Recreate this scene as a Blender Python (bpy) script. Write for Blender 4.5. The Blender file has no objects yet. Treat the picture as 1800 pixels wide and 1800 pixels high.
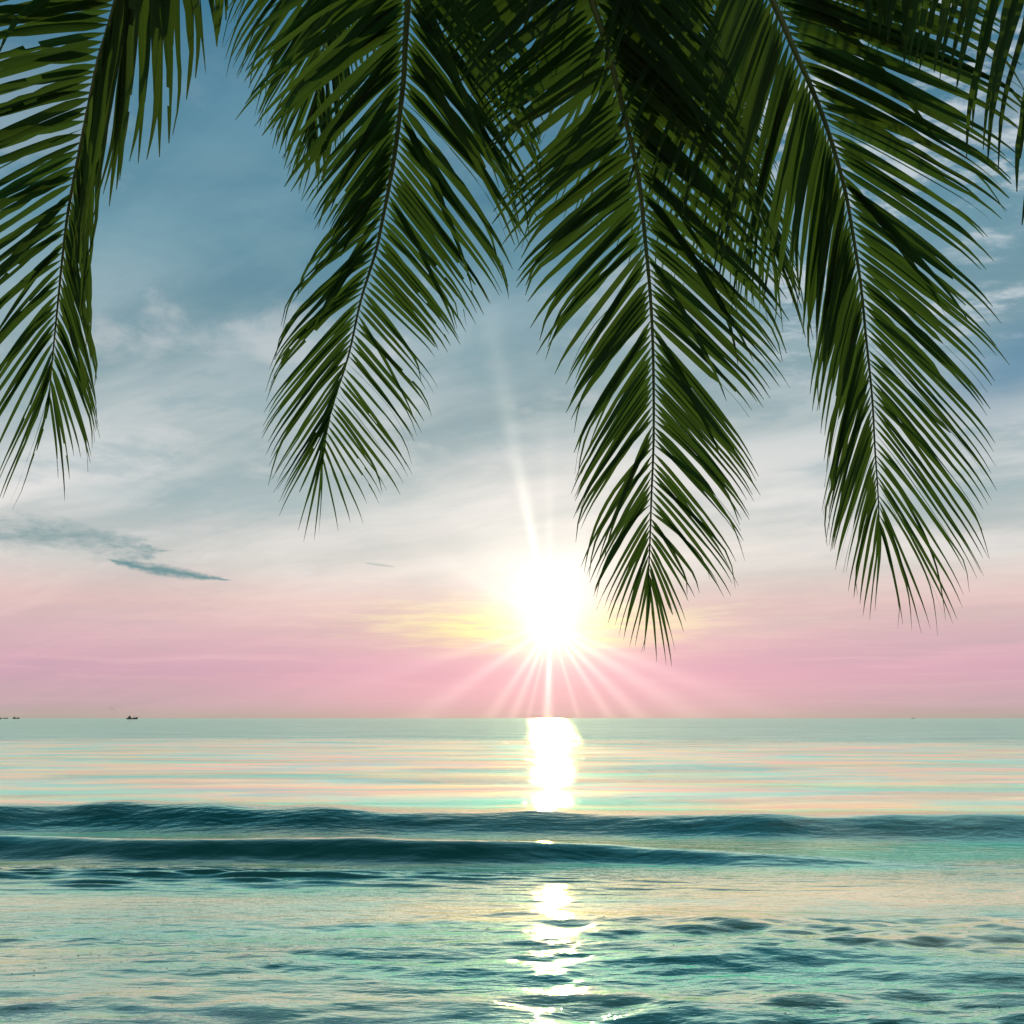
import bpy, math, random
import numpy as np
from mathutils import Vector

# ------------------------------------------------------------------ camera, world, sun, exposure
SC = bpy.context.scene
COL = SC.collection
R = math.radians
F = 1729.0                       # focal length in photograph pixels (1800 px wide)
PITCH = R(11.83)
CAM = Vector((0, 0, 1.6))
cam_data = bpy.data.cameras.new('camera')
cam_data.sensor_width = 36
cam_data.lens = 36 * F / 1800
cam_data.clip_start = 0.05
cam_data.clip_end = 60000
cam = bpy.data.objects.new('camera', cam_data)
cam.location = CAM
cam.rotation_euler = (R(90) + PITCH, 0, 0)
COL.objects.link(cam)
SC.camera = cam
SC.render.resolution_x = SC.render.resolution_y = 1024
SC.render.engine = 'CYCLES'
SC.cycles.use_denoising = True
SC.cycles.max_bounces = 6
SC.cycles.caustics_reflective = False
SC.cycles.caustics_refractive = False
SC.view_settings.view_transform = 'Standard'
SC.view_settings.look = 'None'
SC.view_settings.exposure = 0
SC.view_settings.gamma = 1
SC.view_settings.use_curve_mapping = False


def ray(u, v):
    """unit direction of photograph pixel (u, v)"""
    X, Z = (u - 900) / F, (900 - v) / F
    c, s = math.cos(PITCH), math.sin(PITCH)
    return Vector((X, c - s * Z, s + c * Z)).normalized()


def azel(u, v):
    d = ray(u, v)
    return math.degrees(math.atan2(d.x, d.y)), math.degrees(math.asin(d.z))


def at(u, v, y):
    """world point on the line of sight of a pixel at the distance y in front"""
    d = ray(u, v)
    return CAM + d * (y / d.y)


SUN_AZ, SUN_EL = azel(968, 1098)


def s2l(c):
    return tuple(((x / 255) / 12.92 if x <= 10.3 else (((x / 255) + 0.055) / 1.055) ** 2.4) for x in c)


class X:
    """a socket that can be written in arithmetic"""
    nt = None

    def __init__(self, s):
        self.s = s

    @staticmethod
    def m(op, *a, clamp=False):
        n = X.nt.nodes.new('ShaderNodeMath')
        n.operation = op
        n.use_clamp = clamp
        for i, v in enumerate(a):
            if isinstance(v, X):
                X.nt.links.new(v.s, n.inputs[i])
            else:
                n.inputs[i].default_value = v
        return X(n.outputs[0])

    def __add__(a, b): return X.m('ADD', a, b)
    def __radd__(a, b): return X.m('ADD', b, a)
    def __sub__(a, b): return X.m('SUBTRACT', a, b)
    def __rsub__(a, b): return X.m('SUBTRACT', b, a)
    def __mul__(a, b): return X.m('MULTIPLY', a, b)
    def __rmul__(a, b): return X.m('MULTIPLY', b, a)
    def __truediv__(a, b): return X.m('DIVIDE', a, b)
    def __rtruediv__(a, b): return X.m('DIVIDE', b, a)


def mx(a, b): return X.m('MAXIMUM', a, b)
def mn(a, b): return X.m('MINIMUM', a, b)
def gauss(x, w): return X.m('EXPONENT', (x / w) * (x / w) * -1.0)
def expn(x): return X.m('EXPONENT', x)
def absx(x): return X.m('ABSOLUTE', x)


def sstep(x, a, b):
    n = X.nt.nodes.new('ShaderNodeMapRange')
    n.interpolation_type = 'SMOOTHSTEP'
    X.nt.links.new(x.s, n.inputs[0])
    n.inputs[1].default_value, n.inputs[2].default_value = a, b
    n.inputs[3].default_value, n.inputs[4].default_value = 0, 1
    return X(n.outputs[0])


def vec(*a):
    n = X.nt.nodes.new('ShaderNodeCombineXYZ')
    for i, v in enumerate(a):
        if isinstance(v, X):
            X.nt.links.new(v.s, n.inputs[i])
        else:
            n.inputs[i].default_value = v
    return n.outputs[0]


def noise(v, scale, detail=4, rough=0.5, dist=0.0):
    n = X.nt.nodes.new('ShaderNodeTexNoise')
    X.nt.links.new(v, n.inputs['Vector'])
    n.inputs['Scale'].default_value = scale
    n.inputs['Detail'].default_value = detail
    n.inputs['Roughness'].default_value = rough
    n.inputs['Distortion'].default_value = dist
    return X(n.outputs[0])


def ramp(x, stops, interp='EASE'):
    n = X.nt.nodes.new('ShaderNodeValToRGB')
    n.color_ramp.interpolation = interp
    els = n.color_ramp.elements
    while len(els) < len(stops):
        els.new(0.5)
    for e, (p, c) in zip(els, stops):
        e.position = p
        e.color = (*c, 1)
    X.nt.links.new(x.s, n.inputs[0])
    return n.outputs[0]


def mix(f, a, b, mode='MIX'):
    n = X.nt.nodes.new('ShaderNodeMix')
    n.data_type = 'RGBA'
    n.blend_type = mode
    n.clamp_factor = True
    for i, v in ((0, f), (6, a), (7, b)):
        if isinstance(v, X):
            v = v.s
        if isinstance(v, bpy.types.NodeSocket):
            X.nt.links.new(v, n.inputs[i])
        elif isinstance(v, tuple):
            n.inputs[i].default_value = (*v, 1)
        else:
            n.inputs[i].default_value = v
    return n.outputs[2]


def scale_rgb(c, k):
    n = X.nt.nodes.new('ShaderNodeVectorMath')
    n.operation = 'SCALE'
    if isinstance(c, tuple):
        n.inputs[0].default_value = c
    else:
        X.nt.links.new(c, n.inputs[0])
    if isinstance(k, X):
        X.nt.links.new(k.s, n.inputs[3])
    else:
        n.inputs[3].default_value = k
    return n.outputs[0]


def addv(a, b):
    n = X.nt.nodes.new('ShaderNodeVectorMath')
    X.nt.links.new(a, n.inputs[0])
    X.nt.links.new(b, n.inputs[1])
    return n.outputs[0]


def build_world():
    w = bpy.data.worlds.new('World')
    SC.world = w
    w.use_nodes = True
    nt = w.node_tree
    nt.nodes.clear()
    X.nt = nt
    tc = nt.nodes.new('ShaderNodeTexCoord')
    sep = nt.nodes.new('ShaderNodeSeparateXYZ')
    nt.links.new(tc.outputs['Generated'], sep.inputs[0])
    dx, dy, dz = (X(o) for o in sep.outputs)
    el = X.m('ARCSINE', mn(mx(dz, -1.0), 1.0)) * 57.2958
    az = X.m('ARCTAN2', dx, dy) * 57.2958
    e01 = mx(el, 0.0) / 90.0

    def P(d):
        return d / 90.0

    # clear air between the clouds, and the lit veil of cloud
    clear = ramp(e01, [(P(0), s2l((176, 168, 156))), (P(0.7), s2l((192, 168, 172))), (P(2.6), s2l((206, 166, 184))),
                       (P(4.6), s2l((213, 180, 186))), (P(6.4), s2l((222, 192, 190))),
                       (P(8.5), s2l((204, 204, 200))), (P(12), s2l((164, 184, 188))),
                       (P(18), s2l((130, 160, 168))), (P(26), s2l((84, 134, 155))),
                       (P(38), s2l((46, 104, 136))), (P(60), s2l((38, 88, 114))), (P(90), s2l((34, 80, 104)))], 'LINEAR')
    veil = ramp(e01, [(P(0), s2l((182, 170, 160))), (P(0.7), s2l((200, 172, 178))), (P(2.6), s2l((219, 171, 189))),
                      (P(4.6), s2l((228, 188, 194))), (P(6.4), s2l((238, 208, 202))),
                      (P(8.5), s2l((238, 230, 224))), (P(12), s2l((232, 230, 228))),
                      (P(18), s2l((186, 199, 202))), (P(26), s2l((126, 165, 180))),
                      (P(38), s2l((78, 134, 160))), (P(60), s2l((70, 118, 140))), (P(90), s2l((62, 108, 130)))], 'LINEAR')
    # clouds lie on a flat deck high above
    zz = mx(dz, 0.0) + 0.16
    px_, py_ = dx / zz, dy / zz
    ca, sa = math.cos(R(-28)), math.sin(R(-28))
    qa = px_ * ca + py_ * sa
    qb = px_ * (-sa) + py_ * ca
    pv = vec(px_, py_, 0.0)
    w1 = noise(pv, 0.9, 2, 0.5)
    w2 = noise(vec(px_, py_, 5.0), 1.1, 2, 0.5)
    qv = vec(qa * 0.55 + w1 * 1.3, qb * 1.5 + w2 * 1.1, 1.7)
    n1 = noise(qv, 1.15, 7, 0.55)
    n2 = noise(vec(qa * 0.9 + w2 * 1.5, qb * 3.2 + w1 * 1.6, 8.0), 1.7, 6, 0.6)
    cov = sstep(n1 * 0.72 + n2 * 0.28, 0.36, 0.66)
    col = mix(cov, clear, veil)
    n3 = noise(vec(px_ * 1.3 + w2 * 0.5, py_ * 1.3 + w1 * 0.6, 15.0), 2.6, 7, 0.58)
    midb = sstep(el, 5.5, 9.0) * sstep(el, 40.0, 20.0)
    col = mix(sstep(n3, 0.47, 0.33) * midb * sstep(el, 9.0, 15.0) * 0.42, col, s2l((128, 164, 174)))
    col = mix(sstep(n3, 0.52, 0.68) * midb * 0.38, col, s2l((226, 224, 224)))
    # small broken puffs high on the right
    puff = noise(vec(px_ * 1.0 + w1 * 0.4, py_ * 1.7 + w2 * 0.3, 3.0), 8.5, 6, 0.62)
    puff = sstep(puff, 0.46, 0.62) * sstep(az, 12.0, 18.0) * sstep(el, 16.0, 22.0) * sstep(n2, 0.36, 0.52)
    col = mix(puff * 0.85, col, s2l((202, 212, 218)))
    # a clear blue patch on the right, below the puffs
    a0, e0 = azel(1790, 640)
    blue = gauss(az - a0, 5.0) * gauss(el - e0 - (az - a0) * 0.25, 2.3)
    col = mix(blue * 0.75, col, s2l((74, 132, 164)))
    # thin straight strata near the horizon
    st = noise(vec(az * 0.05, el * 1.2 + w1 * 1.5, 2.0), 1.6, 6, 0.6)
    low = gauss(el - 4.5, 4.0)
    col = mix((sstep(st, 0.5, 0.72) * low) * 0.35, col, s2l((238, 200, 200)))
    col = mix((sstep(st, 0.5, 0.30) * low) * 0.22, col, s2l((196, 176, 186)))

    # dark spindle clouds on the left, one thin scrap near the sun
    def spindle(u0, v0, u1, v1, halfw, amt, rgb, seed, soft=0.5):
        nonlocal col
        A, B = azel(u0, v0), azel(u1, v1)
        L = math.hypot(B[0] - A[0], B[1] - A[1])
        tx, ty = (B[0] - A[0]) / L, (B[1] - A[1]) / L
        cx, cy = (A[0] + B[0]) / 2, (A[1] + B[1]) / 2
        s = ((az - cx) * tx + (el - cy) * ty) / (L / 2)
        nz = noise(vec(az, el * 2.2, seed), 0.42, 5, 0.6)
        nf = noise(vec(az, el * 3.0, seed + 4), 1.5, 4, 0.6)
        t = ((az - cx) * (-ty) + (el - cy) * tx) + (nz - 0.5) * (halfw * 2.2)
        prof = mx(1.0 - s * s, 0.0)
        width = prof * halfw + 0.0001
        body = mx(1.0 - absx(t) / width, 0.0)
        mk = sstep(body + (nf - 0.5) * 0.9, 0.0, soft + 0.55)
        mk = mk * sstep(prof, 0.0, 0.25)
        col = mix(mk * amt, col, s2l(rgb))
    spindle(-260, 905, 320, 966, 1.3, 0.85, (120, 154, 160), 1.0, 0.8)
    spindle(185, 985, 410, 1024, 0.44, 1.0, (104, 146, 152), 9.0, 0.5)
    spindle(638, 988, 696, 997, 0.14, 0.7, (150, 170, 170), 14.0)
    spindle(190, 1243, 204, 1247, 0.07, 0.5, (150, 140, 146), 17.0)
    spindle(1190, 1120, 1560, 1075, 0.75, 0.5, (206, 190, 184), 21.0, 0.9)
    spindle(1560, 1090, 1900, 1062, 0.7, 0.4, (200, 190, 184), 25.0, 0.9)

    # the sun behind thin cloud: aureole, gold streaks, lens flare rays painted into the sky
    da = (az - SUN_AZ)
    de = (el - SUN_EL)
    dsun = X.m('SQRT', da * da + de * de)
    wide = expn(dsun / -9.0)
    col = mix(gauss(da, 15.0) * gauss(el - 2.2, 2.6) * 0.55, col, s2l((247, 172, 197)))
    col = mix(gauss(da, 12.0) * gauss(el - 10.5, 4.5) * 0.45, col, s2l((250, 240, 230)))
    gold_n = noise(vec(az * 0.16, el * 1.5 + w2, 6.0), 1.5, 5, 0.6)
    gold = gauss(da + 0.8, 6.8) * gauss(de + 0.1, 1.15) * (0.55 + 0.9 * sstep(gold_n, 0.38, 0.62))
    col = mix(gold, col, (1.0, 0.93, 0.36))
    col = mix(gauss(da, 11.0) * gauss(de - 0.6, 1.6) * sstep(gold_n, 0.45, 0.65) * 0.6, col, (1.0, 0.86, 0.62))
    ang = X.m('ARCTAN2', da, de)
    flare_rays = None
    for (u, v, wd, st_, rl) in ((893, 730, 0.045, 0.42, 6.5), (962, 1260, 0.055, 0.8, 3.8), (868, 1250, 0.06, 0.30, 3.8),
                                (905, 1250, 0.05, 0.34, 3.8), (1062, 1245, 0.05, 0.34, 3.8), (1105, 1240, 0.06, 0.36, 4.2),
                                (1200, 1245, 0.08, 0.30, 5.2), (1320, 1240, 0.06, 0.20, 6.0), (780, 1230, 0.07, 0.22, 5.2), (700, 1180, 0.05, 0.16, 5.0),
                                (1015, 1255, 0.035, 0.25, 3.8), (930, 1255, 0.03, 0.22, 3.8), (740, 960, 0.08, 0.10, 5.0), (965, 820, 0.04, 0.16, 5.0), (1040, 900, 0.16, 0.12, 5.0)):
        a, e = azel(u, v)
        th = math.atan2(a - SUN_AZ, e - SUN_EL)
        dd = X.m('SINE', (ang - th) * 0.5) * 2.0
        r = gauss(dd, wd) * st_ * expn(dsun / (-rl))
        flare_rays = r if flare_rays is None else flare_rays + r
    core = expn(dsun / -1.5) * 0.85
    dup = X.m('SQRT', da * da + (de - 0.7) * (de - 0.7))
    skirt = gauss(dsun, 0.9) * 1.0 + gauss(dup, 2.5) * 0.46 + gauss(da + de * 0.2, 4.8) * gauss(de - 2.6, 4.0) * 0.20
    out = addv(col, scale_rgb((1.0, 0.80, 0.30), core))
    out = addv(out, scale_rgb((1.0, 0.97, 0.88), skirt))
    out = addv(out, scale_rgb((1.0, 0.9, 0.72), flare_rays * 1.5))
    out = addv(out, scale_rgb((1.0, 0.90, 0.75), wide * 0.03))
    # below the horizon: the same pale air (never seen, the sea covers it)
    bg = nt.nodes.new('ShaderNodeBackground')
    nt.links.new(out, bg.inputs[0])
    bg.inputs[1].default_value = 0.97
    sky = nt.nodes.new('ShaderNodeTexSky')
    sky.sky_type = 'NISHITA'
    sky.sun_disc = False
    sky.sun_elevation = R(SUN_EL)
    sky.sun_rotation = R(SUN_AZ)
    sky.air_density = 1.0
    bg2 = nt.nodes.new('ShaderNodeBackground')
    nt.links.new(sky.outputs[0], bg2.inputs[0])
    bg2.inputs[1].default_value = 0.002
    ad = nt.nodes.new('ShaderNodeAddShader')
    nt.links.new(bg.outputs[0], ad.inputs[0])
    nt.links.new(bg2.outputs[0], ad.inputs[1])
    o = nt.nodes.new('ShaderNodeOutputWorld')
    nt.links.new(ad.outputs[0], o.inputs[0])


build_world()
sd = bpy.data.lights.new('sun', 'SUN')
sd.energy = 2.0
sd.angle = R(0.6)
sd.color = (1.0, 0.66, 0.20)
sun = bpy.data.objects.new('sun', sd)
COL.objects.link(sun)
_a, _e = R(SUN_AZ), R(SUN_EL)
_d = Vector((math.sin(_a) * math.cos(_e), math.cos(_a) * math.cos(_e), math.sin(_e)))
sun.rotation_euler = _d.to_track_quat('Z', 'Y').to_euler()
sun.location = _d * 60


# ------------------------------------------------------------------ helpers
def new_mat(name):
    m = bpy.data.materials.new(name)
    m.use_nodes = True
    nt = m.node_tree
    nt.nodes.clear()
    X.nt = nt
    out = nt.nodes.new('ShaderNodeOutputMaterial')
    return m, nt, out


def mesh_obj(name, verts, faces, mat, parent=None, smooth=True, uv=None):
    me = bpy.data.meshes.new(name)
    me.from_pydata([tuple(v) for v in verts], [], faces)
    if uv is not None:
        l = me.uv_layers.new(name='uv')
        idx = np.zeros(len(me.loops), dtype=np.int32)
        me.loops.foreach_get('vertex_index', idx)
        l.data.foreach_set('uv', np.asarray(uv, dtype=np.float32)[idx].ravel())
    if smooth:
        me.polygons.foreach_set('use_smooth', [True] * len(me.polygons))
    me.materials.append(mat)
    me.update()
    o = bpy.data.objects.new(name, me)
    COL.objects.link(o)
    if parent is not None:
        o.parent = parent
    return o


# ------------------------------------------------------------------ the sea
def water_material():
    m, nt, out = new_mat('sea_water')
    geo = nt.nodes.new('ShaderNodeNewGeometry')
    sep = nt.nodes.new('ShaderNodeSeparateXYZ')
    nt.links.new(geo.outputs['Position'], sep.inputs[0])
    x, y, z = (X(o) for o in sep.outputs)
    # fine ripples: long across the view, short towards the shore
    wv = noise(vec(x * 0.25, y * 0.25, 0.0), 1.0, 2, 0.5)
    r1 = noise(vec(x * (0.95 - 0.15 * sstep(y, 14.0, 24.0)), y * 2.6 + wv * 2.0, 0.0), 3.2, 4, 0.5)
    r2 = noise(vec(x * 1.0 + wv * 2.0, y * 3.2, 4.0), 10.0, 3, 0.55)
    bign = noise(vec(x * 0.012, y * 0.030, 9.0), 1.0, 8, 0.68)
    bigp = sstep(bign, 0.36, 0.64)
    far = sstep(y + (bign - 0.5) * 60.0, 58.0, 84.0)
    patch = noise(vec(x * 0.07, y * 0.24, 0.0), 1.0, 4, 0.55)
    r3 = noise(vec(x * 0.11, y * 0.16, 7.0), 0.9, 5, 0.62)
    near = sstep(y, 30.0, 8.0)
    pat = sstep(patch, 0.42, 0.62)
    mid = sstep(y, 13.0, 20.0)
    h = r1 * ((0.010 + 0.015 * pat) + mid * (0.044 * pat - 0.009)) + r2 * 0.0016 * near + r3 * far * (0.16 + 0.60 * bigp)
    b = nt.nodes.new('ShaderNodeBump')
    b.inputs['Strength'].default_value = 1.0
    b.inputs['Distance'].default_value = 1.0
    nt.links.new(h.s, b.inputs['Height'])
    # body: green-blue turbid shallow water; sandy where it is thin near the shore
    sand = noise(vec(x * 0.22, y * 0.8, 1.0), 1.0, 4, 0.55)
    sandy = sstep(sand, 0.47, 0.66) * sstep(y, 13.0, 7.0)
    body = mix(sandy * 0.12, (0.004, 0.090, 0.075), (0.34, 0.29, 0.15))
    dif = nt.nodes.new('ShaderNodeBsdfDiffuse')
    nt.links.new(body, dif.inputs[0])
    gl = nt.nodes.new('ShaderNodeBsdfGlossy')
    tn = noise(vec(x * 0.16 + wv, y * 0.55, 12.0), 1.0, 5, 0.6)
    mint = mx(sstep(tn, 0.60, 0.38), far * 0.95)
    nt.links.new(mix(mint, (1.0, 0.95, 0.72), (0.62, 1.0, 0.84)), gl.inputs[0])
    gl.distribution = 'BECKMANN'
    rough = 0.05 + far * 0.04
    nt.links.new(rough.s, gl.inputs['Roughness'])
    nt.links.new(b.outputs[0], gl.inputs['Normal'])
    nt.links.new(b.outputs[0], dif.inputs['Normal'])
    lw = nt.nodes.new('ShaderNodeLayerWeight')
    lw.inputs[0].default_value = 0.5
    nt.links.new(b.outputs[0], lw.inputs['Normal'])
    fac = sstep(X(lw.outputs['Facing']), 0.40, 0.86) * 0.94 + 0.045
    ms = nt.nodes.new('ShaderNodeMixShader')
    nt.links.new(fac.s, ms.inputs[0])
    nt.links.new(dif.outputs[0], ms.inputs[1])
    gl2 = nt.nodes.new('ShaderNodeBsdfGlossy')
    gl2.inputs[0].default_value = (1.0, 0.96, 0.74, 1)
    gl2.inputs['Roughness'].default_value = 0.26
    gl2.distribution = 'BECKMANN'
    nt.links.new(b.outputs[0], gl2.inputs['Normal'])
    mg = nt.nodes.new('ShaderNodeMixShader')
    mg.inputs[0].default_value = 0.004
    nt.links.new(gl.outputs[0], mg.inputs[1])
    nt.links.new(gl2.outputs[0], mg.inputs[2])
    nt.links.new(mg.outputs[0], ms.inputs[2])
    # lace of foam close to the shore
    fm = noise(vec(x * 0.7, y * 1.1, 2.0), 2.0, 3, 0.5)
    fl = noise(vec(x + wv, y * 2.0, 3.0), 9.0, 5, 0.65)
    foam_at = sstep(y + x * 0.16 + fm * 0.8, 6.45, 6.0)
    lace = gauss(fl - 0.5, 0.045) * sstep(fm, 0.42, 0.6) * foam_at
    fd = nt.nodes.new('ShaderNodeBsdfDiffuse')
    fd.inputs[0].default_value = (0.62, 0.68, 0.66, 1)
    ms2 = nt.nodes.new('ShaderNodeMixShader')
    nt.links.new((lace * 0.75).s, ms2.inputs[0])
    nt.links.new(ms.outputs[0], ms2.inputs[1])
    nt.links.new(fd.outputs[0], ms2.inputs[2])
    painted_glare = sstep(y, 15.9, 18.0) * (1.45 - 0.95 * far) + sstep(y, 11.0, 10.0) * (0.18 + sstep(tn, 0.44, 0.62) * 0.7)  # sun glare painted in: pale diffuse added over flat water, none on roller faces
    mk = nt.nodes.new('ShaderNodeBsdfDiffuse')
    nt.links.new(scale_rgb(mix(mint, (0.36, 0.27, 0.15), (0.13, 0.32, 0.25)), painted_glare), mk.inputs[0])
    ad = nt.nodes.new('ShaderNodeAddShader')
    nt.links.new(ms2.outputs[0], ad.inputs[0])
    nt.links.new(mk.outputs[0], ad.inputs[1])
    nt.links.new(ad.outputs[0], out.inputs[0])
    return m


def interp(x, pts):
    return np.interp(x, [p[0] for p in pts], [p[1] for p in pts])


def sm(x, a, b):
    t = np.clip((x - a) / (b - a), 0, 1)
    return t * t * (3 - 2 * t)


def build_sea():
    # rows get sparser with distance; columns open like a fan so that their spacing grows with it too
    a = np.concatenate([np.linspace(27, 15.9, 40), np.linspace(15.8, 1.0, 820), np.geomspace(0.985, 0.0035, 90)])
    D = 1.6 / np.tan(np.radians(a))
    # more rows on the two rollers
    extra = np.concatenate([np.arange(10.6, 12.6, 0.022), np.arange(13.4, 15.8, 0.028)])
    D = np.unique(np.round(np.concatenate([D, extra]), 4))
    th = np.radians(np.concatenate([np.linspace(-82, -37, 60)[:-1], np.linspace(-37, 37, 760), np.linspace(37, 82, 60)[1:]]))
    nr, nc = len(D), len(th)
    tt = np.tan(th)
    Y = np.repeat(D[:, None], nc, 1)
    Xx = D[:, None] * tt[None, :]
    spx = np.gradient(Xx, axis=1)
    spy = np.gradient(Y, axis=0)
    rng = np.random.RandomState(7)

    def waves(n, l0, l1, spread, seed, power=1.0):
        """unit rms slope sum of sines between two wavelengths"""
        rg = np.random.RandomState(seed)
        H = np.zeros_like(Xx)
        tot = 0
        for i in range(n):
            lam = l0 * (l1 / l0) ** rg.rand()
            k = 2 * math.pi / lam
            ph = rg.randn() * spread
            kx, ky = k * math.sin(ph), k * math.cos(ph)
            sl = (lam / l1) ** (power - 1) * (0.5 + rg.rand())
            # fade waves finer than the grid
            vis = np.clip((2 * math.pi / (abs(kx) * spx + abs(ky) * spy + 1e-9) - 3.0) / 3.0, 0, 1)
            phase = kx * Xx + ky * Y + rg.rand() * 6.283
            H += sl / k * np.cos(phase) * vis
            tot += sl * sl / 2
        return H / math.sqrt(tot)

    def lown(lx, ly, seed):
        rg = np.random.RandomState(seed)
        H = np.zeros_like(Xx)
        for i in range(9):
            kx = 2 * math.pi / lx * rg.randn() * 0.8
            ky = 2 * math.pi / ly * rg.randn() * 0.8
            H += np.cos(kx * Xx + ky * Y + rg.rand() * 6.283)
        return H / 3.0            # about unit variance

    XA = Xx / Y * 10.0            # only used to shape the two crests by bearing at about 10 m, see xr below
    warp = lown(5, 9, 3)
    # roller 1: crest about 15 m out, high on the left and on the right
    xr = Xx
    c1 = 14.9 + 0.10 * np.sin(xr * 0.9 + 0.6) + 0.14 * np.sin(xr * 0.37 + 2.0) + 0.05 * warp - 0.03 * xr * 0
    c1 = c1 - 0.06 * xr
    h1 = interp(xr, [(-40, .2), (-14, .26), (-8, .33), (-6.3, .37), (-4.5, .37), (-3, .33), (-1.2, .28), (0.5, .26), (2, .25), (4, .27),
                     (5.3, .29), (7.5, .28), (12, .2), (40, .2)])
    h1 = h1 * (1 + 0.05 * np.sin(xr * 2.1 + 1) + 0.04 * np.sin(xr * 3.9))

    def roller(c, h, front, back):
        u = Y - c
        f = np.where(u < 0, np.exp(-np.abs(u / front) ** 2.2), np.exp(-np.abs(u / back) ** 1.6))
        return h * f
    Z = roller(c1, h1 * 0.96, 0.64, 2.6)
    c2 = 11.95 - 0.045 * xr + 0.08 * np.sin(xr * 0.7 + 1.1) + 0.05 * np.sin(xr * 1.9) + 0.03 * warp
    h2 = interp(xr, [(-30, .18), (-9, .21), (-5, .225), (-3, .22), (-1.6, .235), (0, .19), (1.2, .15), (2.4, .11), (3.6, .05), (4.6, .015), (30, 0.0)])
    Z += roller(c2, h2, 0.37, 0.75)
    c3 = 10.55 - 0.05 * xr + 0.10 * np.sin(xr * 1.3) + 0.05 * np.sin(xr * 3.7 + 1)
    Z += roller(c3, interp(xr, [(-20, .075), (-5, .075), (-2.5, .05), (-0.5, .02), (1.5, 0), (9, 0)]), 0.36, 0.5)
    # swell beyond and small ridges in the shallows
    Z += waves(16, 5, 16, 0.22, 11) * 0.012 * sm(Y, 13, 20) * (1 - 0.6 * sm(Y, 60, 300))
    for (cx, cy, L, hh, fr, bk, tilt) in ((1.55, 8.35, 1.0, .060, .20, .40, -.10), (1.9, 7.15, 1.3, .055, .17, .30, -.05),
                                          (0.3, 7.55, .9, .035, .16, .28, .10), (-1.1, 7.25, .9, .030, .15, .28, .12), (2.9, 6.75, .9, .04, .14, .24, -.08),
                                          (-0.2, 6.9, .6, .03, .13, .22, .05), (0.6, 6.15, 1.0, .045, .13, .2, .02), (-2.3, 6.05, 1.4, .035, .11, .2, 0),
                                          (-3.4, 7.8, .9, .022, .14, .25, .05), (4.2, 6.9, .8, .035, .14, .24, -.1), (1.6, 5.8, .6, .04, .10, .17, -.05)):
        c = cy + tilt * (xr - cx) + 0.04 * np.sin(xr * 5.3 + cy) + 0.05 * np.sin(xr * 3.1 + cx)
        Z += roller(c, 0.62 * hh * np.exp(-((xr - cx) / L) ** 2), fr, bk)
    pn = lown(4, 3, 21) * 0.5 + 0.5
    pn = np.clip(pn, 0, 1.4) * 1.2 - 0.1
    calm = np.exp(-((Y - 9.0) / .7) ** 2) + np.exp(-((Y - 6.55 - 0.1 * np.sin(Xx)) / .22) ** 2) * (1 - sm(Xx, -.8, .6))
    pn = np.clip(pn - 0.7 * calm, -0.3, 1.05)
    near = 1 - sm(Y, 8.0, 10.0)
    rightish = 0.55 + 0.6 * sm(Xx, -1.2, 1.2) - 0.4 * sm(Xx, 2.2, 3.6) * sm(Y, 6.6, 7.4)
    # chop in the shallows
    Z += waves(44, .26, 1.0, 0.45, 31, 1.1) * (0.085 * near * rightish * (0.5 + pn) * (1 + 0.7 * (1 - sm(Y, 5.8, 6.8))) + 0.010 * (1 - near))
    Z += waves(60, .09, .30, 0.6, 41, 1.1) * (0.064 * near * rightish * (0.4 + pn) + 0.010 * (1 - near) * (1 - sm(Y, 25, 45)))
    # ragged streaks under the second roller, strongest on the left
    band = np.exp(-((Y - (10.3 - 0.03 * xr)) / 0.75) ** 2) * (1 - sm(Xx, -3.5, 3.0) * 0.85)
    Z += (waves(70, .08, .40, 0.11, 51, 1.0) * 0.34) * band * (0.5 + 0.8 * pn)
    # streaks combed down the faces of the rollers
    face = np.exp(-((Y - c1 + .35) / 0.6) ** 2) + np.exp(-((Y - c2 + .25) / 0.45) ** 2)
    Z += waves(30, .25, 1.1, 0.45, 61, 1.2) * 0.035 * np.clip(face, 0, 1)
    Z += waves(24, 1.2, 4.5, 0.30, 71) * 0.010
    V = np.stack([Xx, Y, Z], -1).reshape(-1, 3).astype(np.float32)
    i = np.arange(nr - 1)[:, None] * nc + np.arange(nc - 1)[None, :]
    Fc = np.stack([i, i + 1, i + 1 + nc, i + nc], -1).reshape(-1, 4).astype(np.int32)
    me = bpy.data.meshes.new('sea')
    me.vertices.add(len(V))
    me.vertices.foreach_set('co', V.ravel())
    me.loops.add(Fc.size)
    me.loops.foreach_set('vertex_index', Fc.ravel())
    me.polygons.add(len(Fc))
    me.polygons.foreach_set('loop_start', np.arange(0, Fc.size, 4, dtype=np.int32))
    me.polygons.foreach_set('use_smooth', np.ones(len(Fc), dtype=bool))
    me.update(calc_edges=True)
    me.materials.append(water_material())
    o = bpy.data.objects.new('sea', me)
    COL.objects.link(o)
    o['kind'] = 'structure'
    o['label'] = 'green blue sea with two low rollers and a gold sun track'
    # bits of weed and bark afloat in the shallows
    rg = random.Random(5)
    BV, BF = [], []
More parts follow.
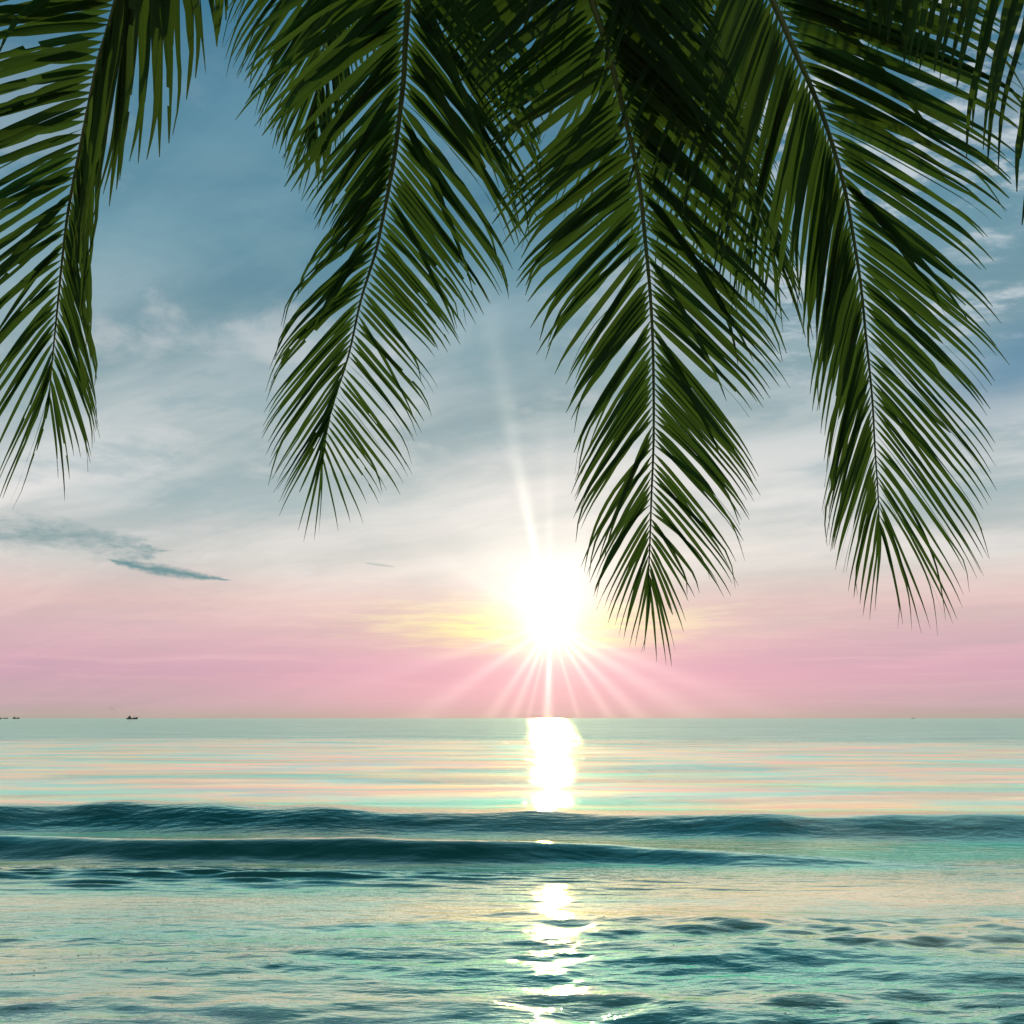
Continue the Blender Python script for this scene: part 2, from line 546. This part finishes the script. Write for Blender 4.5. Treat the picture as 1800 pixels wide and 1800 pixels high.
    for i in range(90):
        x, y = rg.uniform(-4.2, 4.4), rg.uniform(5.8, 9.6) if i > 40 else rg.gauss(7.0, 0.5)
        if i <= 40:
            x = rg.gauss(-2.5, 0.7)
        r = int(np.argmin(abs(D - y)))
        c = int(np.argmin(abs(th - math.atan2(x, y))))
        q = Vector((float(Xx[r, c]), float(Y[r, c]), float(Z[r, c]) + 0.001))
        a, l, w = rg.uniform(0, 3.14), rg.uniform(0.004, 0.013), rg.uniform(0.003, 0.006)
        d, e = Vector((math.cos(a), math.sin(a), 0)), Vector((-math.sin(a), math.cos(a), 0))
        k = len(BV)
        BV += [q - d * l, q - e * w, q + d * l, q + e * w, q + Vector((0, 0, w * 0.3))]
        BF += [(k, k + 1, k + 4), (k + 1, k + 2, k + 4), (k + 2, k + 3, k + 4), (k + 3, k, k + 4)]
    m, nt, out = new_mat('dark_weed')
    p = nt.nodes.new('ShaderNodeBsdfPrincipled')
    p.inputs['Base Color'].default_value = (0.02, 0.022, 0.012, 1)
    p.inputs['Roughness'].default_value = 0.6
    nt.links.new(p.outputs[0], out.inputs[0])
    w_ = mesh_obj('floating_weed', BV, BF, m, smooth=False)
    w_['kind'], w_['label'], w_['category'] = 'stuff', 'tiny dark bits of weed floating on the shallow water near the shore', 'weed'


build_sea()


def build_beach():
    m, nt, out = new_mat('wet_sand')
    geo = nt.nodes.new('ShaderNodeNewGeometry')
    n = noise(geo.outputs['Position'], 1.2, 5, 0.6)
    col = ramp(n, [(0.3, (0.16, 0.12, 0.08)), (0.7, (0.30, 0.24, 0.16))])
    p = nt.nodes.new('ShaderNodeBsdfPrincipled')
    nt.links.new(col, p.inputs['Base Color'])
    p.inputs['Roughness'].default_value = 0.55
    nt.links.new(p.outputs[0], out.inputs[0])
    ys = [4.6, 3.6, 2.6, 1.6, 0.5, -1, -4, -10, -30, -120, -1000, -9000]
    zs = [-.20, -.10, -.02, .04, .10, .2, .45, .9, 1.3, 1.6, 2.0, 2.0]
    xs = list(np.concatenate([-np.geomspace(9000, 1, 16), [0], np.geomspace(1, 9000, 16)]))
    V, Fc = [], []
    for y, z in zip(ys, zs):
        for x in xs:
            V.append((x, y, z + 0.03 * math.sin(x * 0.7 + y)))
    nc = len(xs)
    for r in range(len(ys) - 1):
        for c in range(nc - 1):
            a = r * nc + c
            Fc.append((a, a + nc, a + nc + 1, a + 1))
    o = mesh_obj('beach', V, Fc, m)
    o['kind'] = 'structure'


build_beach()


# ------------------------------------------------------------------ palm fronds
def leaf_material():
    m, nt, out = new_mat('palm_leaflet')
    uvn = nt.nodes.new('ShaderNodeUVMap')
    sep = nt.nodes.new('ShaderNodeSeparateXYZ')
    nt.links.new(uvn.outputs[0], sep.inputs[0])
    u, v = X(sep.outputs[0]), X(sep.outputs[1])
    oi = nt.nodes.new('ShaderNodeObjectInfo')
    rnd = X(oi.outputs['Random'])
    stripe = noise(vec(u * 9.0 + rnd * 40.0, v * 1.3, rnd * 10.0), 1.6, 3, 0.6)
    blot = noise(vec(u * 1.0 + rnd * 30.0, v * 7.0, 3.0), 1.2, 4, 0.6)
    col = mix(sstep(stripe, 0.3, 0.7), (0.009, 0.034, 0.016), (0.026, 0.068, 0.019))
    col = mix(sstep(blot, 0.42, 0.72) * 0.6, col, (0.036, 0.072, 0.014))
    col = scale_rgb(col, 0.78 + 0.36 * X.m('FRACT', rnd * 7.31))
    col = mix(sstep(rnd, 0.55, 1.0) * 0.4, col, (0.066, 0.086, 0.014))
    edge = sstep(absx(u - 0.5), 0.40, 0.5)
    col = mix(edge * 0.35, col, (0.14, 0.135, 0.03))
    rib = sstep(absx(u - 0.5), 0.05, 0.0)
    col = mix(rib * 0.5, col, (0.10, 0.12, 0.03))
    brown = sstep(v + (blot - 0.5) * 0.2, 0.90, 1.02)
    col = mix(brown * 0.8, col, (0.05, 0.035, 0.018))
    spots = noise(vec(u * 2.0 + rnd * 50.0, v * 26.0, 1.0), 2.2, 2, 0.5)
    col = mix(sstep(spots, 0.70, 0.76) * 0.6, col, (0.030, 0.022, 0.010))
    b = nt.nodes.new('ShaderNodeBump')
    b.inputs['Strength'].default_value = 0.35
    b.inputs['Distance'].default_value = 0.003
    nt.links.new(stripe.s, b.inputs['Height'])
    p = nt.nodes.new('ShaderNodeBsdfPrincipled')
    nt.links.new(col, p.inputs['Base Color'])
    p.inputs['Roughness'].default_value = 0.62
    p.inputs['Specular IOR Level'].default_value = 0.12
    nt.links.new(b.outputs[0], p.inputs['Normal'])
    t = nt.nodes.new('ShaderNodeBsdfTranslucent')
    tcol = scale_rgb(mix(0.5, col, (0.115, 0.29, 0.045)), 1.02)
    nt.links.new(tcol, t.inputs[0])
    ms = nt.nodes.new('ShaderNodeMixShader')
    nt.links.new((0.36 + 0.22 * X.m('FRACT', rnd * 3.7)).s, ms.inputs[0])
    nt.links.new(p.outputs[0], ms.inputs[1])
    nt.links.new(t.outputs[0], ms.inputs[2])
    nt.links.new(ms.outputs[0], out.inputs[0])
    return m


def stem_material():
    m, nt, out = new_mat('palm_stem')
    geo = nt.nodes.new('ShaderNodeNewGeometry')
    n = noise(geo.outputs['Position'], 9.0, 5, 0.6)
    col = ramp(n, [(0.3, (0.06, 0.10, 0.02)), (0.55, (0.12, 0.17, 0.04)), (0.8, (0.19, 0.22, 0.07))])
    p = nt.nodes.new('ShaderNodeBsdfPrincipled')
    nt.links.new(col, p.inputs['Base Color'])
    p.inputs['Roughness'].default_value = 0.5
    nt.links.new(p.outputs[0], out.inputs[0])
    return m


LEAF, STEM = leaf_material(), stem_material()


def catmull(P, n):
    P = [P[0] * 2 - P[1]] + list(P) + [P[-1] * 2 - P[-2]]
    out = []
    for i in range(1, len(P) - 2):
        for j in range(n):
            t = j / n
            p0, p1, p2, p3 = P[i - 1], P[i], P[i + 1], P[i + 2]
            out.append(0.5 * ((2 * p1) + (p2 - p0) * t + (2 * p0 - 5 * p1 + 4 * p2 - p3) * t * t + (3 * p1 - p0 - 3 * p2 + p3) * t ** 3))
    out.append(P[-2])
    return out


def tube(path, radii, sides=7, flat=0.8):
    V, Fc = [], []
    n = len(path)
    up = Vector((0, -1, 0))
    for i, p in enumerate(path):
        d = (path[min(i + 1, n - 1)] - path[max(i - 1, 0)]).normalized()
        a = d.cross(up).normalized()
        b = a.cross(d).normalized()
        for k in range(sides):
            t = 2 * math.pi * k / sides
            V.append(p + a * math.cos(t) * radii[i] + b * math.sin(t) * radii[i] * flat)
    for i in range(n - 1):
        for k in range(sides):
            k2 = (k + 1) % sides
            Fc.append((i * sides + k, i * sides + k2, (i + 1) * sides + k2, (i + 1) * sides + k))
    Fc.append(tuple(range(sides))[::-1])
    Fc.append(tuple((n - 1) * sides + k for k in range(sides)))
    return V, Fc


def leaflet(root, B, T, out_dir, W, rg, ragged=0.3, kink=0.25, sag=0.10, roll=0.0):
    """one leaflet: a folded blade from B to T that leaves the rib sideways, then bends over"""
    L = (T - B).length
    if L < 0.02:
        return
    d = (T - B) / L
    down = Vector((0, 0, -1))
    view = (B - CAM).normalized()
    broken = rg.random() < 0.10 * (0.5 + ragged)
    nseg = max(9, min(22 if ragged > 0.6 else 16, int(L * 22)))
    pts = []
    if rg.random() < kink:
        sk = rg.uniform(0.5, 0.8)
        K = B + d * L * sk - down * L * rg.uniform(0.03, 0.11) + out_dir * L * 0.05
        for i in range(nseg + 1):
            s = i / nseg
            if s < sk:
                q = s / sk
                c = B.lerp(K, 0.35) + out_dir * L * 0.04
                p = B * (1 - q) ** 2 + c * 2 * q * (1 - q) + K * q * q
            else:
                q = (s - sk) / (1 - sk)
                p = K.lerp(T, q) + (out_dir * 0.02 - down * 0.02) * L * math.sin(q * math.pi)
            pts.append(p)
    else:
        k1, k2 = sag * rg.uniform(0.6, 1.3), sag * rg.uniform(0.3, 1.2)
        c1 = B + d * L * 0.22 + out_dir * L * k1
        c2 = B + d * L * 0.72 + (out_dir * 0.6 - down * 0.6) * L * k2
        for i in range(nseg + 1):
            s = i / nseg
            p = B * (1 - s) ** 3 + c1 * 3 * s * (1 - s) ** 2 + c2 * 3 * s * s * (1 - s) + T * s ** 3
            pts.append(p)
    if broken:
        cut = rg.uniform(0.55, 0.85)
        thread = rg.random() < 0.6
    for i in range(nseg + 1):
        q = max(0, (i / nseg - 0.78) / 0.22)
        pts[i] = pts[i] + down * L * 0.035 * q * q
    ph0 = roll + rg.gauss(0, 0.30)
    tw = rg.gauss(0, 0.35)
    fold = rg.uniform(0.25, 0.6)
    wob = rg.uniform(0, 6.28)
    V, UV, Fc = [], [], []
    taper_at = rg.uniform(0.38, 0.6)
    Lr, Rr = 1.0, 1.0
    for i, p in enumerate(pts):
        s = i / nseg
        t = (pts[min(i + 1, nseg)] - pts[max(i - 1, 0)]).normalized()
        side = t.cross(view).normalized()
        nor = side.cross(t).normalized()
        ph = ph0 + tw * s + 0.16 * math.sin(s * 9 + wob)
        a = side * math.cos(ph) + nor * math.sin(ph)
        b = -side * math.sin(ph) + nor * math.cos(ph)
        w = 0.14 + 0.86 * min(1, s / 0.13) ** 0.85
        if s > taper_at:
            q = (s - taper_at) / (1 - taper_at)
            w *= (1 - q) ** 0.85 * 0.93 + 0.07
        wl = wr = w * W
        if ragged and s > 0.25:
            if rg.random() < ragged * 0.35:
                wl *= rg.uniform(0.55, 1.0)
            if rg.random() < ragged * 0.35:
                wr *= rg.uniform(0.55, 1.0)
        if broken and s > cut:
            wl = wr = 0.0016 if thread else W * 0.22
        f = -math.sin(fold)
        cf = math.cos(fold)
        V += [p - a * wl * 0.5 * cf + b * f * wl * 0.5, p, p + a * wr * 0.5 * cf + b * f * wr * 0.5]
        UV += [(0, s), (0.5, s), (1, s)]
        if broken and not thread and s > cut:
            break
    n = len(V) // 3
    for i in range(n - 1):
        s = (i + 0.5) / nseg
        for k in (0, 1):
            if ragged and s > 0.3 and s < 0.9 and rg.random() < ragged * 0.04 and ragged > 0.42:
                continue
            q = i * 3 + k
            Fc.append((q, q + 1, q + 4, q + 3))
    mesh_obj('leaflet', V, Fc, LEAF, root, uv=UV)


def frond(label, rachis, depth, left, right, step, w0, w1, seed, key='v', r0=0.016, r1=0.0024, ragged=0.3, kink=0.22,
          back=0.22, sag=0.028, clump=0.5, group='coconut palm fronds hanging over the sea'):
    """rachis: photograph positions of the rib, base first; depth: distance ahead at base and at the tip;
    left and right: where leaflets that start at a given place end"""
    rg = random.Random(seed)
    n = len(rachis)
    acc = [0]
    for i in range(1, n):
        acc.append(acc[-1] + math.hypot(rachis[i][0] - rachis[i - 1][0], rachis[i][1] - rachis[i - 1][1]))
    tot = acc[-1]
    dp = lambda s: depth[0] + (depth[1] - depth[0]) * s ** 1.3
    ctl = [at(u, v, dp(a / tot)) for (u, v), a in zip(rachis, acc)]
    root = bpy.data.objects.new('palm_frond', None)
    root.location = ctl[0]
    COL.objects.link(root)
    root['label'], root['category'], root['group'] = label, 'palm frond', group
    base = ctl[0].copy()
    path = catmull(ctl, 8)
    m = len(path)
    rad = [r0 + (r1 - r0) * (i / (m - 1)) ** 0.7 for i in range(m)]
    rad = [r * (1 + 0.06 * math.sin(i * 2.3)) for i, r in enumerate(rad)]
    V, Fc = tube(path, rad)
    mesh_obj('rachis', V, Fc, STEM, root)

    P2 = np.array(rachis, float)
    A = np.array(acc)
    ki = 1 if key == 'v' else 0

    def side(tab, sgn):
        kk = np.array([t[0] for t in tab], float)
        if kk[0] > kk[-1]:
            kk = kk[::-1]
            tab = tab[::-1]
        txs, tys = np.array([t[1] for t in tab], float), np.array([t[2] for t in tab], float)
        pos = []
        s = step * rg.uniform(0.4, 1.0)
        while s < tot:
            pos.append(s)
            f = s / tot
            s += step * (1.0 - 0.10 * f) * rg.uniform(0.82, 1.18)
        # leaflets stick together in clumps
        cl, i = [], 0
        while i < len(pos):
            k = rg.choice([1, 2, 3, 3, 4, 5]) if pos[i] / tot < 0.7 else rg.choice([1, 1, 2, 2])
            k = min(k, len(pos) - i)
            mid = pos[i + k // 2]
            cl += [(mid, k)] * k
            i += k
        lo, hi = min(kk), max(kk)
        for s, (mid, k) in zip(pos, cl):
            bu, bv = np.interp(s, A, P2[:, 0]), np.interp(s, A, P2[:, 1])
            ku = (bu, bv)[ki]
            if not (lo - 1 <= ku <= hi + 1):
                continue
            mu, mv = np.interp(mid, A, P2[:, 0]), np.interp(mid, A, P2[:, 1])
            km = (mu, mv)[ki]
            f = s / tot
            dpt = dp(f)
            tu, tv = np.interp(ku, kk, txs), np.interp(ku, kk, tys)
            cu, cv = np.interp(km, kk, txs), np.interp(km, kk, tys)
            c = (clump * (1 - 0.85 * f)) if k > 1 else 0
            tu, tv = tu * (1 - c) + cu * c, tv * (1 - c) + cv * c
            g = rg.gauss(0, 0.03) - abs(rg.gauss(0, 0.04))
            tu, tv = bu + (tu - bu) * (1 + g), bv + (tv - bv) * (1 + g)
            lpx = math.hypot(tu - bu, tv - bv)
            tu += rg.gauss(0, 0.014) * lpx
            tv += rg.gauss(0, 0.014) * lpx
            odd = rg.random()
            if odd < 0.07:          # some hang loose, off their neighbours' line
                k = rg.uniform(0.2, 0.6)
                tu, tv = tu * (1 - k) + (bu + (tu - bu) * 0.45) * k, tv * (1 - k) + (bv + lpx * 1.0) * k
            # start on the surface of the rib
            B = at(bu, bv, dpt)
            i0 = max(0, min(n - 2, int(np.searchsorted(A, s) - 1)))
            rd = (ctl[i0 + 1] - ctl[i0]).normalized()
            o = rd.cross(Vector((0, 1, 0))).normalized()
            tipd = dpt + back * lpx / 400 * rg.uniform(0.3, 1.3) + rg.gauss(0, 0.02)
            T = at(tu, tv, tipd)
            if (T - B).dot(o) < 0 and f < 0.97:
                o = -o if (T - B).normalized().dot(o) < -0.15 else o
            rr = r0 + (r1 - r0) * f ** 0.7
            B = B + o * rr * 0.7 + Vector((0, rg.uniform(-0.006, 0.006), 0))
            W = (w0 + (w1 - w0) * f ** 1.15) * rg.uniform(0.8, 1.18) * (0.16 if 0.07 < odd < 0.10 else 1)
            leaflet_local(root, B, T, o, W, rg, ragged, kink, sag)
    def leaflet_local(root, B, T, o, W, rg, ragged, kink, sag):
        leaflet(root, B, T, o, W, rg, ragged=ragged, kink=kink, sag=sag)
    side(left, -1)
    side(right, 1)
    # geometry was laid out in world space: bring it to the frond's own base
    for ch in root.children:
        ch.data.transform(__import__('mathutils').Matrix.Translation(-base))
    return root


# leftmost
frond('leftmost palm frond, cut off by the left picture edge, ragged leaflets with chewed holes',
      [(370, -380), (300, -270), (250, -170), (222, -80), (205, 0), (188, 60), (172, 112), (152, 207), (135, 290), (120, 370), (110, 450), (100, 550), (94, 612), (86, 698)],
      (2.3, 3.5),
      [(-380, 120, -300), (-170, -60, -60), (-60, -120, 20), (30, -130, 105), (110, -120, 190), (200, -110, 330), (290, -100, 430), (370, -90, 520), (450, -75, 640), (520, -60, 740),
       (570, -45, 790), (620, -10, 850), (650, 0, 880), (675, 18, 893), (690, 54, 842), (698, 70, 866)],
      [(-380, 410, 20), (-300, 372, 85), (-260, 340, 150), (-230, 300, 225), (-190, 262, 280), (-150, 236, 297), (-120, 198, 342), (-80, 166, 380), (-30, 148, 360), (40, 140, 390),
       (130, 142, 450), (230, 146, 520), (300, 150, 560), (370, 158, 590), (430, 160, 620), (470, 172, 690), (510, 176, 740), (550, 180, 762), (590, 162, 778), (630, 158, 820), (655, 134, 812), (675, 117, 866), (690, 109, 872), (698, 94, 815)],
      13.5, 0.044, 0.013, 11, ragged=0.62, kink=0.30, back=0.25, clump=0.30)

# left of the sun
frond('palm frond left of the sun, stem bending down leftward to a fanned tip',
      [(735, -420), (724, -250), (719, -120), (717, 0), (713, 67), (710, 133), (702, 207), (693, 277), (683, 333), (673, 383), (663, 433), (648, 483), (633, 533), (613, 623), (593, 687), (577, 740), (562, 792)],
      (2.6, 3.9),
      [(-420, 430, -240), (-250, 400, -60), (-150, 410, 60), (-60, 437, 182), (-20, 453, 205), (40, 483, 258), (100, 512, 322), (150, 538, 347), (200, 547, 403), (250, 580, 400), (300, 574, 443), (340, 525, 500), (380, 497, 553),
       (420, 482, 610), (470, 475, 652), (510, 465, 685), (550, 460, 745), (590, 468, 790), (630, 473, 835), (670, 476, 865), (710, 490, 885), (745, 513, 930), (770, 535, 948), (785, 553, 953), (792, 567, 924)],
      [(-420, 990, -200), (-250, 975, -20), (-150, 965, 150), (-60, 958, 285), (20, 945, 345), (100, 935, 420), (150, 915, 400), (200, 893, 480), (260, 888, 512), (310, 862, 533), (360, 834, 567), (400, 817, 575), (450, 797, 617), (500, 772, 622),
       (540, 767, 700), (580, 758, 730), (620, 730, 782), (660, 727, 822), (700, 704, 847), (730, 684, 862), (755, 654, 892), (770, 640, 917), (785, 615, 937), (792, 590, 930)],
      11.6, 0.042, 0.0115, 22, ragged=0.45, kink=0.30, back=0.22, clump=0.4)

# middle, longest
frond('longest palm frond in the middle, its tip hanging lowest beside the sun',
      [(930, -400), (985, -220), (1018, -80), (1040, 0), (1063, 67), (1083, 143), (1103, 223), (1123, 317), (1133, 410), (1143, 517), (1148, 622), (1149, 767), (1145, 875), (1142, 965), (1139, 1022)],
      (2.4, 3.7),
      [(-400, 620, -120), (-200, 720, 0), (-80, 790, 120), (0, 830, 180), (110, 858, 262), (180, 872, 373), (248, 903, 432), (290, 900, 470), (340, 907, 537), (370, 937, 590), (410, 962, 608), (470, 995, 670), (530, 1000, 720),
       (590, 1008, 828), (680, 1010, 880), (740, 1014, 950), (790, 1018, 1005), (850, 1038, 1035), (890, 1046, 1050), (925, 1065, 1085), (960, 1085, 1112), (990, 1110, 1130), (1010, 1126, 1155), (1022, 1135, 1140)],
      [(-400, 1230, -120), (-200, 1270, 80), (-100, 1295, 190), (0, 1330, 290), (80, 1352, 350), (150, 1362, 420), (220, 1370, 480), (280, 1392, 525), (330, 1385, 580), (380, 1375, 620), (430, 1379, 653), (480, 1355, 685), (530, 1333, 707),
       (565, 1315, 730), (600, 1340, 836), (650, 1327, 860), (700, 1322, 892), (750, 1310, 935), (790, 1306, 982), (830, 1294, 1016), (870, 1286, 1048), (900, 1254, 1020), (940, 1216, 1050), (965, 1207, 1111), (990, 1189, 1148), (1010, 1173, 1171), (1022, 1150, 1165)],
      12.6, 0.042, 0.012, 33, ragged=0.38, kink=0.16, back=0.22, clump=0.42)

# right
frond('palm frond right of the longest one, stem slanting from upper left, broad leafy tip',
      [(1180, -380), (1265, -200), (1318, -80), (1357, 0), (1377, 43), (1400, 97), (1423, 147), (1447, 207), (1467, 267), (1487, 343), (1500, 417), (1513, 500), (1522, 590), (1533, 699), (1538, 789), (1543, 861), (1546, 932)],
      (2.5, 3.8),
      [(-380, 900, 30), (-200, 1020, 180), (-80, 1130, 340), (0, 1215, 410), (50, 1263, 493), (100, 1303, 535), (150, 1342, 522), (200, 1395, 515), (250, 1417, 600), (300, 1432, 602), (350, 1432, 645), (400, 1434, 692), (460, 1437, 730), (520, 1450, 805),
       (580, 1447, 857), (640, 1450, 905), (700, 1453, 960), (760, 1462, 984), (810, 1484, 1004), (850, 1497, 1052), (890, 1511, 1063), (915, 1527, 1092), (932, 1545, 1060)],
      [(-380, 1560, -230), (-200, 1720, -60), (-100, 1790, 60), (0, 1805, 190), (50, 1800, 240), (100, 1782, 303), (140, 1775, 328), (180, 1780, 358), (210, 1757, 374), (260, 1747, 440), (300, 1749, 486), (340, 1752, 556), (380, 1755, 590), (430, 1757, 628),
       (470, 1743, 680), (510, 1740, 730), (550, 1748, 790), (600, 1748, 854), (650, 1734, 892), (690, 1737, 960), (730, 1729, 1000), (770, 1708, 1008), (800, 1701, 1054), (835, 1685, 1076), (870, 1640, 1094), (895, 1617, 1105), (915, 1590, 1099), (932, 1573, 1092)],
      13.2, 0.041, 0.012, 44, ragged=0.35, kink=0.16, back=0.22, clump=0.36)

# top right corner, nearest
frond('frond above the top right corner, broad dark leaflets drooping into the picture',
      [(2150, -190), (1980, -185), (1860, -170), (1740, -145), (1640, -115), (1570, -80), (1515, -40)],
      (2.2, 2.7),
      [(2150, 2050, 330), (1980, 1860, 345), (1920, 1800, 345), (1880, 1765, 300), (1830, 1735, 258), (1790, 1702, 247), (1740, 1668, 165), (1680, 1625, 125), (1620, 1590, 112), (1570, 1558, 80), (1530, 1535, 70), (1515, 1515, 52)],
      [(2150, 2010, -430), (1860, 1740, -400), (1640, 1520, -260), (1570, 1470, -120), (1515, 1478, 0)],
      23, 0.048, 0.03, 55, key='u', ragged=0.4, kink=0.3, back=0.1, clump=0.45)

# half hidden ones behind
frond('half hidden palm frond behind the one left of the sun, thin tips at its left',
      [(600, -520), (600, -300), (592, -150), (580, -20), (568, 90), (556, 170), (548, 225)],
      (4.0, 4.6),
      [(-520, 420, -240), (-300, 395, -40), (-200, 396, 70), (-130, 402, 126), (-80, 424, 150), (-30, 442, 182), (40, 458, 215), (90, 486, 255), (140, 500, 300), (190, 515, 320), (225, 535, 352)],
      [(-520, 760, -250), (-300, 720, -60), (-100, 650, 130), (0, 610, 220), (90, 580, 290), (160, 566, 330), (225, 553, 350)],
      10, 0.036, 0.02, 66, ragged=0.7, kink=0.4, back=0.15)
frond('half hidden palm frond crossing behind between the middle frond and the right one',
      [(960, -420), (1020, -240), (1085, -80), (1160, 70), (1230, 180), (1290, 275), (1335, 370), (1358, 435)],
      (3.9, 4.7),
      [(-420, 700, -100), (-240, 790, 80), (-80, 880, 250), (0, 935, 330), (70, 1000, 400), (180, 1120, 470), (275, 1215, 510), (340, 1285, 540), (400, 1345, 560), (435, 1385, 590)],
      [(-420, 1230, -250), (-240, 1300, -60), (-80, 1345, 100), (70, 1360, 230), (180, 1375, 340), (275, 1400, 450), (340, 1412, 515), (400, 1415, 570), (435, 1418, 600)],
      13, 0.036, 0.018, 77, ragged=0.6, kink=0.25, back=0.12)
frond('pale thin leaflets of a farther frond showing behind the right frond near the top',
      [(1240, -420), (1330, -260), (1400, -140), (1470, -50), (1530, 20), (1560, 60)],
      (4.3, 4.9),
      [(-420, 1060, -180), (-260, 1200, -40), (-140, 1330, 40), (-50, 1430, 90), (20, 1500, 105), (60, 1545, 108)],
      [(-420, 1480, -300), (-260, 1560, -150), (-140, 1610, -40), (-50, 1620, 50), (20, 1600, 90), (60, 1580, 105)],
      14, 0.03, 0.016, 88, ragged=0.4, kink=0.2, back=0.12)


# ------------------------------------------------------------------ boats on the horizon
def paint(name, rgb, rough=0.6):
    m, nt, out = new_mat(name)
    geo = nt.nodes.new('ShaderNodeNewGeometry')
    n = noise(geo.outputs['Position'], 0.9, 4, 0.6)
    p = nt.nodes.new('ShaderNodeBsdfPrincipled')
    nt.links.new(mix(n, tuple(c * 0.6 for c in rgb), rgb), p.inputs['Base Color'])
    p.inputs['Roughness'].default_value = rough
    nt.links.new(p.outputs[0], out.inputs[0])
    return m


HULL, CABIN, WOOD = paint('hull_paint', (0.10, 0.15, 0.12)), paint('cabin_paint', (0.22, 0.26, 0.23)), paint('mast_wood', (0.08, 0.06, 0.04))


def box(x0, x1, y0, y1, z0, z1, inset=0.0):
    V = [(x0, y0, z0), (x1, y0, z0), (x1, y1, z0), (x0, y1, z0),
         (x0 + inset, y0 + inset, z1), (x1 - inset, y0 + inset, z1), (x1 - inset, y1 - inset, z1), (x0 + inset, y1 - inset, z1)]
    return V, [(0, 3, 2, 1), (4, 5, 6, 7), (0, 1, 5, 4), (1, 2, 6, 5), (2, 3, 7, 6), (3, 0, 4, 7)]


def boat(label, u, dist, L, kind, flip=1):
    d = ray(u, 1262)
    root = bpy.data.objects.new('fishing_boat', None)
    root.location = (d.x / d.y * dist, dist, 0)
    root.scale = (flip, 1, 1)
    root.rotation_euler = (0, 0, R(6))
    COL.objects.link(root)
    root['label'], root['category'], root['group'] = label, 'boat', 'fishing boats on the horizon'
    # hull: stations from stern to bow
    V, Fc = [], []
    N = 12
    for i in range(N + 1):
        s = i / N
        x = (s - 0.5) * L
        hw = 0.14 * L * math.sin(math.pi * min(1, (0.16 + s * 0.84))) ** 0.7 if s < 1 else 0.01 * L
        hw = max(hw, 0.01 * L)
        if s < 0.35:
            hw = 0.12 * L * (0.75 + 0.7 * s)
        sheer = 0.10 * L + 0.13 * L * max(0, s - 0.45) ** 1.6 * 2.4 + 0.02 * L * (1 - s) ** 3
        rake = 0.06 * L * max(0, s - 0.7) / 0.3
        V += [(x, 0, -0.04 * L), (x + rake * .3, hw * 0.7, 0.0), (x + rake, hw, sheer), (x + rake, hw * 0.86, sheer - 0.02 * L),
              (x + rake, -hw * 0.86, sheer - 0.02 * L), (x + rake, -hw, sheer), (x + rake * .3, -hw * 0.7, 0.0)]
    for i in range(N):
        for k in range(7):
            a, b = i * 7 + k, i * 7 + (k + 1) % 7
            Fc.append((a, b, b + 7, a + 7))
    Fc.append(tuple(range(7))[::-1])
    Fc.append(tuple(N * 7 + k for k in range(7)))
    mesh_obj('hull', V, Fc, HULL, root, smooth=False)
    if kind == 'small':
        v, f = box(-0.1 * L, 0.05 * L, -0.05 * L, 0.05 * L, 0.07 * L, 0.19 * L, 0.01 * L)
        mesh_obj('wheelhouse', v, f, CABIN, root, smooth=False)
        v, f = tube([Vector((0.1 * L, 0, 0.08 * L)), Vector((0.11 * L, 0, 0.32 * L))], [0.012 * L, 0.008 * L], 6)
        mesh_obj('mast', v, f, WOOD, root)
        return
    v, f = box(-0.36 * L, -0.06 * L, -0.07 * L, 0.07 * L, 0.09 * L, 0.22 * L, 0.012 * L)
    wh = mesh_obj('wheelhouse', v, f, CABIN, root, smooth=False)
    v, f = box(-0.31 * L, -0.13 * L, -0.05 * L, 0.05 * L, 0.22 * L, 0.31 * L, 0.012 * L)
    mesh_obj('bridge', v, f, CABIN, wh, smooth=False)
    v, f = box(-0.40 * L, -0.03 * L, -0.085 * L, 0.085 * L, 0.215 * L, 0.232 * L, 0.0)
    mesh_obj('roof', v, f, HULL, wh, smooth=False)
    for x, h in ((-0.21, 0.52), (0.16, 0.34)):
        v, f = tube([Vector((x * L, 0, 0.09 * L)), Vector(((x + 0.01) * L, 0, h * L))], [0.014 * L, 0.008 * L], 6)
        mesh_obj('mast', v, f, WOOD, root)
    v, f = tube([Vector((0.16 * L, 0, 0.17 * L)), Vector((0.36 * L, 0, 0.30 * L))], [0.009 * L, 0.006 * L], 6)
    mesh_obj('boom', v, f, WOOD, root)


boat('dark fishing boat with mast and raised bow, right of the boats by the left edge', 232, 1400, 14.5, 'big')
boat('low fishing boat on the horizon, third from the left picture edge', 28, 2100, 13.5, 'big')
boat('faint small boat on the horizon, second from the left picture edge', 9, 2500, 12.5, 'small')
boat('dark boat on the horizon cut off by the left picture edge', -4, 1500, 10.0, 'big')
boat('tiny far boat on the horizon in the right of the picture, barely a speck', 1605, 4200, 13.0, 'small')
